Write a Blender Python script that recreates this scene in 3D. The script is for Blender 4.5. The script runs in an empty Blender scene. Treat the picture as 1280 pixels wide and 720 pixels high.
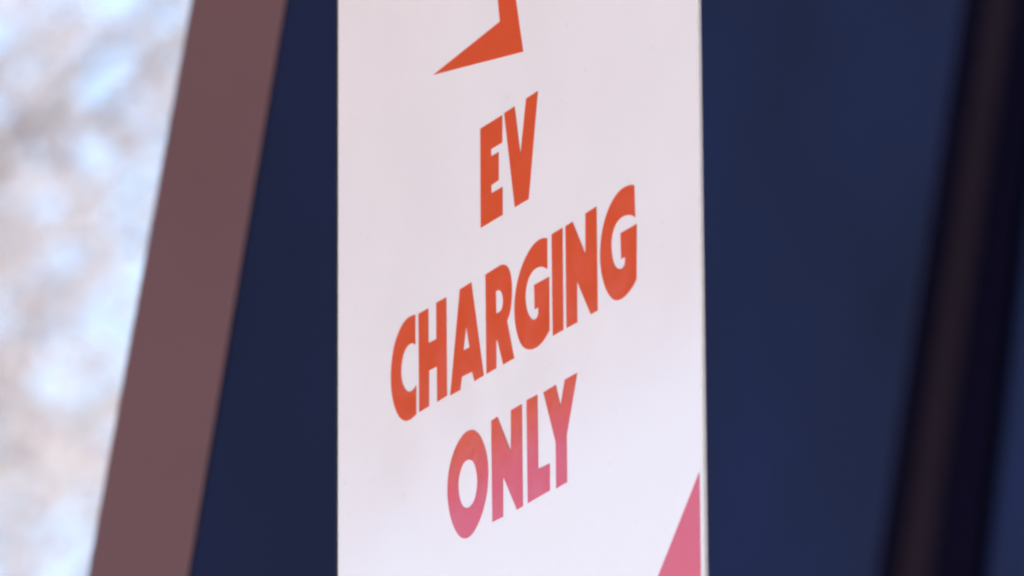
import bpy, bmesh, math, random
from mathutils import Vector, Matrix
sc = bpy.context.scene
R = math.radians

# ------------------------------------------------------------------ camera
F_PX = 9700.0                 # focal length in pixels of the 1280 px wide photograph
PITCH, ROLL = R(15.5), R(0.33)
CAM = Vector((0, 0, 1.55))
fwd = Vector((0, math.cos(PITCH), math.sin(PITCH)))
right0 = Vector((1, 0, 0)); up0 = right0.cross(fwd)
right = right0 * math.cos(ROLL) - up0 * math.sin(ROLL)
up = right0 * math.sin(ROLL) + up0 * math.cos(ROLL)
cd = bpy.data.cameras.new('camera'); cam = bpy.data.objects.new('camera', cd)
sc.collection.objects.link(cam); sc.camera = cam
m = Matrix.Identity(4)
for i in range(3):
    m[i][0], m[i][1], m[i][2], m[i][3] = right[i], up[i], -fwd[i], CAM[i]
cam.matrix_world = m
cd.sensor_width = 36; cd.lens = 36 * F_PX / 1280
sc.cycles.pixel_filter_type = 'BLACKMAN_HARRIS'; sc.cycles.filter_width = 2.5     # soft lens and broadcast codec
cd.clip_start = 0.1; cd.clip_end = 5000
SIGN_D = 5.24
cd.dof.use_dof = True; cd.dof.focus_distance = SIGN_D
cd.dof.aperture_fstop = (cd.lens / 1000) / 0.028; cd.dof.aperture_blades = 0

def ray(x, y):
    return fwd + right * ((x - 640) / F_PX) - up * ((y - 360) / F_PX)
def at_y(x, y, Y):
    d = ray(x, y); return CAM + d * (Y / d.y)

# ------------------------------------------------------------------ sky, sun, exposure
SUN_EL, SUN_AZ = R(34), R(88)      # azimuth from +y towards +x
w = bpy.data.worlds.new('World'); sc.world = w; w.use_nodes = True
nt = w.node_tree; bg = nt.nodes['Background']
sky = nt.nodes.new('ShaderNodeTexSky'); sky.sky_type = 'NISHITA'; sky.sun_disc = False
sky.sun_elevation = SUN_EL; sky.sun_rotation = SUN_AZ
sky.air_density = 1.0; sky.dust_density = 2.6; sky.ozone_density = 1.2
nt.links.new(sky.outputs[0], bg.inputs[0]); bg.inputs[1].default_value = 0.15
sl = bpy.data.lights.new('sun', 'SUN'); sl.energy = 3.0; sl.angle = R(0.6); sl.color = (1.0, 0.9, 0.86)
so = bpy.data.objects.new('sun', sl); sc.collection.objects.link(so)
sdir = Vector((math.sin(SUN_AZ) * math.cos(SUN_EL), math.cos(SUN_AZ) * math.cos(SUN_EL), math.sin(SUN_EL)))
so.rotation_euler = (-sdir).to_track_quat('-Z', 'Y').to_euler()
so.location = (6, 2, 9)
vs = sc.view_settings
vs.view_transform = 'Standard'; vs.look = 'None'; vs.exposure = 1.59; vs.gamma = 1.0; vs.use_curve_mapping = False

# ------------------------------------------------------------------ helpers
def mat(name, col, rough=0.5, var=0.06, scale=30, bump=0.0, bscale=200, rvar=0.0, spec=0.5, metal=0.0, specks=0.0, stretch=(1, 1, 1)):
    mt = bpy.data.materials.new(name); mt.use_nodes = True
    n, l = mt.node_tree.nodes, mt.node_tree.links
    b = n['Principled BSDF']; b.inputs['Metallic'].default_value = metal
    b.inputs['Specular IOR Level'].default_value = spec
    tc = n.new('ShaderNodeTexCoord'); mp = n.new('ShaderNodeMapping'); mp.inputs['Scale'].default_value = stretch
    l.new(tc.outputs['Object'], mp.inputs[0])
    nz = n.new('ShaderNodeTexNoise'); nz.inputs['Scale'].default_value = scale; nz.inputs['Detail'].default_value = 6
    l.new(mp.outputs[0], nz.inputs['Vector'])
    mr = n.new('ShaderNodeMapRange'); mr.inputs[1].default_value = .3; mr.inputs[2].default_value = .7
    mr.inputs[3].default_value = 1 - var; mr.inputs[4].default_value = 1 + var
    l.new(nz.outputs['Fac'], mr.inputs[0])
    mx = n.new('ShaderNodeVectorMath'); mx.operation = 'SCALE'; mx.inputs[0].default_value = col
    l.new(mr.outputs[0], mx.inputs['Scale'])
    out = mx.outputs[0]
    if specks:                                   # small dirt specks and scuffs
        n2 = n.new('ShaderNodeTexNoise'); n2.inputs['Scale'].default_value = 95; n2.inputs['Detail'].default_value = 9
        n2.inputs['Roughness'].default_value = .7
        l.new(mp.outputs[0], n2.inputs['Vector'])
        r2 = n.new('ShaderNodeMapRange'); r2.inputs[1].default_value = .62; r2.inputs[2].default_value = .74
        r2.inputs[3].default_value = 0; r2.inputs[4].default_value = specks
        l.new(n2.outputs['Fac'], r2.inputs[0])
        mm = n.new('ShaderNodeMix'); mm.data_type = 'RGBA'; mm.inputs['B'].default_value = (.32, .29, .28, 1)
        l.new(r2.outputs[0], mm.inputs['Factor']); l.new(out, mm.inputs['A']); out = mm.outputs['Result']
    l.new(out, b.inputs['Base Color'])
    if rvar:
        rr = n.new('ShaderNodeMapRange'); rr.inputs[1].default_value = .3; rr.inputs[2].default_value = .7
        rr.inputs[3].default_value = max(.01, rough - rvar); rr.inputs[4].default_value = rough + rvar
        l.new(nz.outputs['Fac'], rr.inputs[0]); l.new(rr.outputs[0], b.inputs['Roughness'])
    else:
        b.inputs['Roughness'].default_value = rough
    if bump:
        nb = n.new('ShaderNodeTexNoise'); nb.inputs['Scale'].default_value = bscale; nb.inputs['Detail'].default_value = 4
        l.new(mp.outputs[0], nb.inputs['Vector'])
        bp = n.new('ShaderNodeBump'); bp.inputs['Strength'].default_value = bump; bp.inputs['Distance'].default_value = .002
        l.new(nb.outputs['Fac'], bp.inputs['Height']); l.new(bp.outputs[0], b.inputs['Normal'])
    return mt

def link(name, me, material=None, parent=None):
    o = bpy.data.objects.new(name, me); sc.collection.objects.link(o)
    if material: me.materials.append(material)
    if parent: o.parent = parent
    return o
def mesh(name, verts, faces, material=None, parent=None, smooth=False, bevel=0):
    me = bpy.data.meshes.new(name); me.from_pydata([tuple(v) for v in verts], [], faces); me.update()
    bm = bmesh.new(); bm.from_mesh(me); bmesh.ops.recalc_face_normals(bm, faces=bm.faces)
    if bevel:
        bmesh.ops.bevel(bm, geom=list(bm.edges), offset=bevel, segments=2, affect='EDGES', profile=.5)
    bm.to_mesh(me); bm.free()
    if smooth:
        for p in me.polygons: p.use_smooth = True
    return link(name, me, material, parent)
BOXF = [(0, 1, 2, 3), (4, 7, 6, 5), (0, 4, 5, 1), (1, 5, 6, 2), (2, 6, 7, 3), (3, 7, 4, 0)]
def box(name, lo, hi, material, parent=None, bevel=0):
    (x0, y0, z0), (x1, y1, z1) = lo, hi
    v = [(x0, y0, z0), (x1, y0, z0), (x1, y1, z0), (x0, y1, z0), (x0, y0, z1), (x1, y0, z1), (x1, y1, z1), (x0, y1, z1)]
    return mesh(name, v, BOXF, material, parent, bevel=bevel)
def thing(name, label, cat, loc=(0, 0, 0), rz=0, group=None):
    o = bpy.data.objects.new(name, None); sc.collection.objects.link(o)
    o.location = loc; o.rotation_euler = (0, 0, rz); o.empty_display_size = .2
    o['label'] = label; o['category'] = cat
    if group: o['group'] = group
    return o

# ------------------------------------------------------------------ materials
M_WHITE = mat('sign_white', (.885, .835, .825), .11, var=.018, scale=9, bump=.035, bscale=60, rvar=.05, specks=.28, spec=.27)
M_ORANGE = mat('print_orange', (.72, .095, .030), .11, var=.02, scale=40, bump=.035, bscale=60, rvar=.05, spec=.27)
# orange to rose: the sky reflection's tint painted into the ink, z is height on the sign
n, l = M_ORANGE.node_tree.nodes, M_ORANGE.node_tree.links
REFL_TINT = n.new('ShaderNodeMapRange'); REFL_TINT.interpolation_type = 'SMOOTHSTEP'
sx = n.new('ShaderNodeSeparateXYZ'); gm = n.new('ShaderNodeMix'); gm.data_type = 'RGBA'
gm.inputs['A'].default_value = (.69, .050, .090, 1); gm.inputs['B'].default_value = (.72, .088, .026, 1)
l.new(n['Texture Coordinate'].outputs['Object'], sx.inputs[0]); l.new(sx.outputs['Z'], REFL_TINT.inputs[0])
l.new(REFL_TINT.outputs[0], gm.inputs['Factor'])
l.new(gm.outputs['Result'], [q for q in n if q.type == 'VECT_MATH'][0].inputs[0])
M_EDGE = mat('sheet_edge', (.20, .20, .215), .6, var=.08, scale=120)
M_HALO = mat('black_halo_line', (.012, .012, .014), .6, spec=.1)
M_STEEL = mat('galvanised', (.42, .43, .45), .42, var=.1, scale=60, metal=.8)
M_NAVY = mat('navy_paint', (.0048, .0100, .038), .55, var=.30, scale=2.6, rvar=.15, spec=.13, stretch=(1.6, 1, .7))
M_BROWN = mat('brown_paint', (.120, .066, .074), .6, var=.05, scale=5, spec=.15)
M_BROWN_SHADED = mat('brown_paint_shaded', (.092, .058, .088), .6, var=.08, scale=5, spec=.15)  # the brown post paint again, with the recess shade put into its colour
M_BLACK = mat('recess_black', (.028, .022, .075), .7, spec=.1)
M_GROUND = mat('concrete', (.45, .36, .31), .85, var=.15, scale=1.5, bump=.4, bscale=60)
M_BLOCKER = mat('blocker_dark', (.13, .085, .075), .8, var=.05, scale=4, spec=.1)
M_BARK = mat('bark', (.30, .275, .26), .9, var=.25, scale=8, spec=.2)
M_LEAF = mat('dry_leaf', (.47, .465, .49), .7, var=.2, scale=1.2, spec=.3)
nl = M_LEAF.node_tree; tr = nl.nodes.new('ShaderNodeBsdfTranslucent'); tr.inputs[0].default_value = (.48, .47, .49, 1)
ms = nl.nodes.new('ShaderNodeMixShader'); ms.inputs[0].default_value = .45
nl.links.new(nl.nodes['Principled BSDF'].outputs[0], ms.inputs[1]); nl.links.new(tr.outputs[0], ms.inputs[2])
nl.links.new(ms.outputs[0], nl.nodes['Material Output'].inputs[0])
M_TWIG = mat('twig', (.30, .27, .25), .85, var=.2, scale=3, spec=.2)

# ------------------------------------------------------------------ ground
g = mesh('ground', [(-400, -60, 0), (400, -60, 0), (400, 900, 0), (-400, 900, 0)], [(0, 1, 2, 3)], M_GROUND)
g['kind'] = 'structure'

# ------------------------------------------------------------------ the sign: frame of reference
YAW = R(65.7)
tdir = Vector((math.cos(YAW), -math.sin(YAW), 0))       # along the sign, towards its near end
ndir = Vector((-math.sin(YAW), -math.cos(YAW), 0))      # out of the printed face
S0 = CAM + fwd * SIGN_D                                   # point of the face on the optical axis
def loc(x, y):
    """pixel of the photograph -> (along, up) on the printed face"""
    d = ray(x, y); k = (S0 - CAM).dot(ndir) / d.dot(ndir)
    p = CAM + d * k - S0
    return (p.dot(tdir), p.z)
root = thing('charging_sign', 'white rectangular sign panel lettered EV CHARGING ONLY in orange', 'sign',
             (S0.x, S0.y, 0), math.atan2(tdir.y, tdir.x))
# local axes: +x along tdir, -y is the printed side (ndir), z up; ground at z = 0
ZC = S0.z
sL = (loc(421, 5)[0] + loc(424, 715)[0]) / 2
sR = (loc(875, 360)[0])
TH = 0.0031
REFL_TINT.inputs[1].default_value = loc(650, 610)[1] + ZC; REFL_TINT.inputs[2].default_value = loc(650, 500)[1] + ZC
zT, zB = loc(650, -420)[1] + ZC, loc(650, 1300)[1] + ZC
fs = box('face_sheet', (sL, 0, zB), (sR, .0006, zT), M_WHITE, root)
fs.data.materials.append(M_EDGE)
for p in fs.data.polygons:
    if abs(p.normal.y) < .5: p.material_index = 1      # raw cut ends of the sheet
box('core', (sL + .0004, .0006, zB + .0004), (sR - .0003, TH - .0005, zT - .0004), M_EDGE, root)
box('back_sheet', (sL, TH - .0005, zB), (sR, TH, zT), M_EDGE, root)
box('halo_line', (sL - .0024, -.0008, zB), (sL - .0002, TH + .0008, zT), M_HALO, root)  # added dark strip drawing the sharpening halo along the far edge
for zz in (zB + .12, zT - .12):
    box('mounting_rail', (sL + .05, TH, zz - .02), (sL + .36, TH + .025, zz + .02), M_STEEL, root, bevel=.002)
box('post', (sL + .17, TH + .025, 0), (sL + .23, TH + .085, zT - .03), M_STEEL, root, bevel=.004)
box('base_plate', (sL + .10, TH - .045, 0), (sL + .30, TH + .155, .012), M_STEEL, root, bevel=.002)

# ---- lettering, outlines taken from the photograph and laid on the panel
def cr(pts):
    """smooth run through points (Catmull-Rom), open"""
    out = []; n = len(pts)
    for i in range(n - 1):
        p0, p1, p2, p3 = pts[max(i - 1, 0)], pts[i], pts[i + 1], pts[min(i + 2, n - 1)]
        for k in range(4):
            t = k / 4
            out.append(tuple(.5 * (2 * p1[j] + (p2[j] - p0[j]) * t + (2 * p0[j] - 5 * p1[j] + 4 * p2[j] - p3[j]) * t * t
                                   + (3 * p1[j] - p0[j] - 3 * p2[j] + p3[j]) * t ** 3) for j in (0, 1)))
    return out + [pts[-1]]
def crc(pts):
    n = len(pts); q = pts[-2:] + pts + pts[:2]
    full = cr(q); return full[8:8 + 4 * n]
def reg(ox, oy, s, pts): return [(ox + a / s, oy + b / s) for a, b in pts]
def decal(name, loops, material, label=None):
    cu = bpy.data.curves.new(name, 'CURVE'); cu.dimensions = '2D'; cu.fill_mode = 'BOTH'; cu.extrude = .00015
    for lp in loops:
        sp = cu.splines.new('POLY'); sp.points.add(len(lp) - 1); sp.use_cyclic_u = True
        for p, (x, y) in zip(sp.points, lp):
            u, v = loc(x, y); p.co = (u, v, 0, 1)
    tmp = bpy.data.objects.new('tmp', cu); sc.collection.objects.link(tmp)
    dg = bpy.context.evaluated_depsgraph_get()
    me = bpy.data.meshes.new_from_object(tmp.evaluated_get(dg)); me.name = name
    bpy.data.objects.remove(tmp)
    # (u, v, w) -> (u, -w - offset, v + ZC)
    for vtx in me.vertices:
        u, v, wz = vtx.co; vtx.co = (u, -wz - .00019, v + ZC)
    o = link(name, me, material, root)
    if label: o['label'] = label
    return o
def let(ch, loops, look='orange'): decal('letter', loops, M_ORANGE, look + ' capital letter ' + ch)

let('E', [[(600.7, 160.9), (628, 144), (628, 178), (614, 186.6), (614.2, 195.4), (623.5, 190), (623.6, 225), (614.4, 231.6), (614.5, 241.6), (628.4, 233.6), (628.5, 268.6), (601.2, 285)]])
let('V', [[(630.5, 141.6), (643.5, 133), (650.8, 193.5), (658, 123.3), (672.5, 113.8), (661, 248.8), (643.8, 259.2)]])
C1 = (480, 370, 4.24)
let('C', [cr(reg(*C1, [(167, 99), (150, 104), (130, 115), (108, 138), (88, 172), (70, 215), (55, 268), (45, 325), (39, 390), (38, 450), (42, 510), (52, 565), (66, 610), (84, 642), (103, 658), (122, 662), (145, 652), (172, 627)]))
          + cr(reg(*C1, [(172, 473), (160, 492), (146, 504), (131, 507), (116, 496), (103, 472), (95, 440), (92, 400), (95, 355), (103, 315), (115, 283), (130, 262), (144, 253), (156, 252), (167, 258)]))])
let('H', [reg(*C1, [(184, 95), (236, 65), (237, 249), (279, 229), (278, 36), (331, 7), (335, 528), (283, 562), (282, 374), (240, 394), (240, 584), (188, 616)])])
A1 = (560, 330, 4.5)
let('A', [reg(*A1, [(68, 143), (132, 103), (202, 627), (150, 660), (137, 606), (79, 634), (70, 708), (14, 740)]),
          reg(*A1, [(104, 343), (122, 469), (88, 487)])])
let('R', [reg(*A1, [(212, 60)]) + cr(reg(*A1, [(285, 14), (300, 6), (316, 4), (332, 12), (345, 32), (355, 70), (360, 120), (360, 180), (355, 240), (346, 285), (333, 320)]))
          + reg(*A1, [(373, 530), (312, 566), (278, 422), (272, 440), (273, 586), (218, 618)]),
          reg(*A1, [(270, 155)]) + cr(reg(*A1, [(278, 149), (288, 147), (298, 154), (306, 170), (310, 195), (310, 225), (304, 253), (292, 269), (272, 279)]))])
G1 = (640, 270, 4.5)
let('G', [cr(reg(*G1, [(199, 125), (180, 124), (158, 132), (135, 149), (110, 178), (85, 220), (62, 270), (42, 330), (27, 395), (18, 460), (15, 525), (18, 590), (28, 650), (42, 698), (58, 728), (78, 746), (102, 751), (126, 746), (150, 731), (180, 698), (212, 643)]))
          + reg(*G1, [(210, 342), (126, 388), (129, 526), (149, 512)])
          + cr(reg(*G1, [(150, 545), (144, 567), (131, 582), (115, 581), (100, 565), (87, 535), (79, 492), (77, 450), (80, 410), (90, 365), (105, 330), (125, 303), (150, 288), (175, 287), (200, 298)]))])
let('I', [reg(*G1, [(224, 103), (285, 66), (290, 640), (231, 675)])])
let('N', [[(707.1, 282.7), (715.9, 277.3), (732.2, 318), (732.1, 267), (745.8, 258), (747.3, 388), (738.9, 393), (721.4, 351), (721.8, 403), (708.5, 410.2)]])
G2 = (710, 220, 4.24)
let('G', [cr(reg(*G2, [(352, 48), (333, 48), (310, 55), (285, 70), (260, 96), (235, 135), (212, 185), (193, 245), (180, 310), (173, 375), (172, 440), (177, 500), (188, 555), (203, 600), (222, 635), (243, 655), (262, 659), (287, 650), (315, 625), (343, 588), (364, 546)]))
          + reg(*G2, [(365, 254), (280, 303), (283, 440), (303, 428)])
          + cr(reg(*G2, [(304, 455), (299, 476), (286, 491), (270, 492), (255, 482), (242, 455), (234, 415), (231, 370), (233, 330), (241, 290), (255, 255), (275, 228), (300, 211), (325, 207), (343, 210), (357, 219)]))])
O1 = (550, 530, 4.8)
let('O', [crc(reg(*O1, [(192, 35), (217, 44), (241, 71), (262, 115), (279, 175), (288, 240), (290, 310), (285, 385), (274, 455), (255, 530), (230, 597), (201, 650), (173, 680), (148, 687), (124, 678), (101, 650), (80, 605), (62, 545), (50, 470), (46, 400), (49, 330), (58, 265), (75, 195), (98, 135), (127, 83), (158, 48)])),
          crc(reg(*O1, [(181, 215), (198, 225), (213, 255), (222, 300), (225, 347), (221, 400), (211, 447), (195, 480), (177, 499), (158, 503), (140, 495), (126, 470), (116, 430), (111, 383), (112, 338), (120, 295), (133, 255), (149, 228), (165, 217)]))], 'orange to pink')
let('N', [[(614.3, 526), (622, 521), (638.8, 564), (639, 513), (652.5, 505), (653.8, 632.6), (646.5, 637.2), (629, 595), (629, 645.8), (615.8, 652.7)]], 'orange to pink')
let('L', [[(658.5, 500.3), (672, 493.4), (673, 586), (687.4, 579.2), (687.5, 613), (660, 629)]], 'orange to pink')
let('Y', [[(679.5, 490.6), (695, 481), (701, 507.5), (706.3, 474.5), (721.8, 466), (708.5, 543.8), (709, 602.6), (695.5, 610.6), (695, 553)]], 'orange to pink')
decal('arrow_mark', [[(614, -95), (625.2, 27), (542, 93.6), (654.2, 64.6), (631.5, -95)]], M_ORANGE, 'orange angular mark with a sharp pointed foot above the lettering')
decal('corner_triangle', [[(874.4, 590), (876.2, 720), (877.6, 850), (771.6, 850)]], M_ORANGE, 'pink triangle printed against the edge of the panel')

# ------------------------------------------------------------------ slanted structures behind
def slant(name, pts, Y, depth, material, parent, ext=(-.0, 6.2), bevel=.004):
    """leaning board between two edge lines given at image rows 0 and 720, standing at distance Y;
       pts = (xl0, xl720, xr0, xr720); runs straight from the ground up to ext[1]"""
    v = []
    for (a, b) in ((pts[0], pts[1]), (pts[2], pts[3])):
        p, q = at_y(a, 0, Y), at_y(b, 720, Y)
        for z in (ext[0], ext[1]):
            k = (z - q.z) / (p.z - q.z); v.append((q.x + (p.x - q.x) * k, z))
    (x0, z0), (x1, z1), (x2, z2), (x3, z3) = v       # left-bottom, left-top, right-bottom, right-top
    o = parent.location
    V = [(x0 - o.x, Y - o.y, z0), (x2 - o.x, Y - o.y, z2), (x2 - o.x, Y + depth - o.y, z2), (x0 - o.x, Y + depth - o.y, z0),
         (x1 - o.x, Y - o.y, z1), (x3 - o.x, Y - o.y, z3), (x3 - o.x, Y + depth - o.y, z3), (x1 - o.x, Y + depth - o.y, z1)]
    return mesh(name, V, BOXF, material, parent, bevel=bevel)
YN, YF = 6.7, 13.0
near = thing('leaning_pylon', 'dark navy leaning panel edged by a wide brown slanted post beside bright trees', 'pylon', (-.7, YN, 0))
slant('post', (239, 109, 356, 234), YN, .09, M_BROWN, near, bevel=.0015)
slant('panel', (356.5, 234.5, 760, 640), YN + .003, .06, M_NAVY, near, bevel=.003)
far = thing('leaning_wall', 'dark navy slanted wall with a black recess holding a thin brown post', 'wall', (.3, YF, 0))
slant('panel', (640, 520, 1203, 1094), YF, .66, M_NAVY, far, bevel=.004)
slant('panel', (1318, 1236, 1900, 1818), YF, .66, M_NAVY, far, bevel=.004)
slant('post', (1231, 1121, 1268, 1163), YF + .57, .04, M_BROWN_SHADED, far, bevel=.003)
slant('recess_back', (1190, 1070, 1340, 1260), YF + .665, .03, M_BLACK, far, bevel=0)

# ------------------------------------------------------------------ canopy over the sign (added out of view to cut the sky reflection in its gloss)
cz = ZC + 1.42
can = thing('reflection_blocker', 'added unseen flat canopy roof on slim steel posts above the charging sign', 'blocker', (S0.x, S0.y, 0), math.atan2(tdir.y, tdir.x))
box('blocker_roof', (-8, -2.46, cz), (1.5, .6, cz + .18), M_BLOCKER, can, bevel=.01)
for px in (-7.8, 1.3):
    box('post', (px - .05, .35, 0), (px + .05, .45, cz), M_STEEL, can, bevel=.004)  # unseen posts, added with the reflection blocker

# ------------------------------------------------------------------ bare trees
def bare_tree(seed, H):
    rnd = random.Random(seed)
    V, Fc = {}, {}
    def tube(key, pts, rads, n):
        vs_, fs_ = V.setdefault(key, []), Fc.setdefault(key, [])
        base = len(vs_)
        for i, (p, r) in enumerate(zip(pts, rads)):
            d = (pts[min(i + 1, len(pts) - 1)] - pts[max(i - 1, 0)]).normalized()
            a = d.orthogonal().normalized(); b = d.cross(a)
            for k in range(n):
                t = 2 * math.pi * k / n; vs_.append(p + (a * math.cos(t) + b * math.sin(t)) * r)
        for i in range(len(pts) - 1):
            for k in range(n):
                k2 = (k + 1) % n; fs_.append((base + i * n + k, base + i * n + k2, base + (i + 1) * n + k2, base + (i + 1) * n + k))
    def grow(p, d, length, r, lev):
        n = 5 if lev < 2 else 3
        pts, rads = [p], [r]; q = p.copy(); dd = d.copy()
        for i in range(n):
            dd = (dd + Vector((rnd.gauss(0, .13), rnd.gauss(0, .13), rnd.gauss(.05, .1)))).normalized()
            q = q + dd * (length / n); pts.append(q.copy()); rads.append(r * (1 - .62 * (i + 1) / n))
        tube('trunk' if lev == 0 else 'limbs' if lev < 3 else 'twigs', pts, rads, (9, 7, 5, 4, 3, 3)[lev])
        if lev == 5:
            lv, lf = V.setdefault('leaves', []), Fc.setdefault('leaves', [])
            for j in range(13):                     # a few dry leaves along each twig
                c = pts[0].lerp(pts[-1], rnd.uniform(.2, 1.1))
                a = Vector((rnd.gauss(0, 1), rnd.gauss(0, 1), rnd.gauss(0, 1))).normalized()
                b = a.orthogonal().normalized(); b.rotate(Matrix.Rotation(rnd.random() * 6.283, 3, a))
                L, W = rnd.uniform(.045, .085), rnd.uniform(.018, .032); k0 = len(lv); n_ = a.cross(b) * .006
                lv += [c, c + a * L * .5 + b * W + n_, c + a * L, c + a * L * .5 - b * W + n_]
                lf += [(k0, k0 + 1, k0 + 2), (k0, k0 + 2, k0 + 3)]
            return
        nb = (9, 6, 6, 5, 4)[lev]
        for k in range(nb):
            t = (.35 if lev == 0 else .22) + (1 - (.35 if lev == 0 else .22)) * (k + rnd.random() * .8) / nb
            i = min(int(t * n), n - 1); f = t * n - i
            bp = pts[i].lerp(pts[i + 1], min(f, 1)); ax = (pts[i + 1] - pts[i]).normalized()
            o = ax.orthogonal().normalized(); o.rotate(Matrix.Rotation(rnd.random() * 6.283, 3, ax))
            ang = R(rnd.uniform(32, 62)); nd = ax * math.cos(ang) + o * math.sin(ang)
            grow(bp, nd, length * rnd.uniform(.42, .62) * (1 - .25 * t), max(rads[i] * .45, .0035), lev + 1)
    grow(Vector((0, 0, 0)), Vector((0, 0, 1)), H, H * .017, 0)
    return V, Fc
V, Fc = bare_tree(4, 15.0)
def tree(x, y, rz, s, label, src=None):
    r = thing('tree', label, 'tree', (x, y, 0), rz, 'pale trees beyond the pylon'); r.scale = (s, s, s)
    if src is None:
        for key, mt in (('trunk', M_BARK), ('limbs', M_BARK), ('twigs', M_TWIG), ('leaves', M_LEAF)):
            o = mesh({'twigs': 'crown', 'leaves': 'foliage'}.get(key, key), V[key], Fc[key], mt, r, smooth=key != 'leaves')
            if key != 'trunk': o['kind'] = 'stuff'
    else:
        for ch in src.children:
            c = ch.copy(); sc.collection.objects.link(c); c.parent = r
    return r
lab = 'tall pale thin-twigged tree against the bright sky beyond the brown post'
t0 = tree(-7.5, 44, 0.4, 1.1, lab)
tree(-8.6, 57, 2.2, 1.32, lab, t0)
tree(-9.4, 64, 5.2, 1.42, lab, t0)
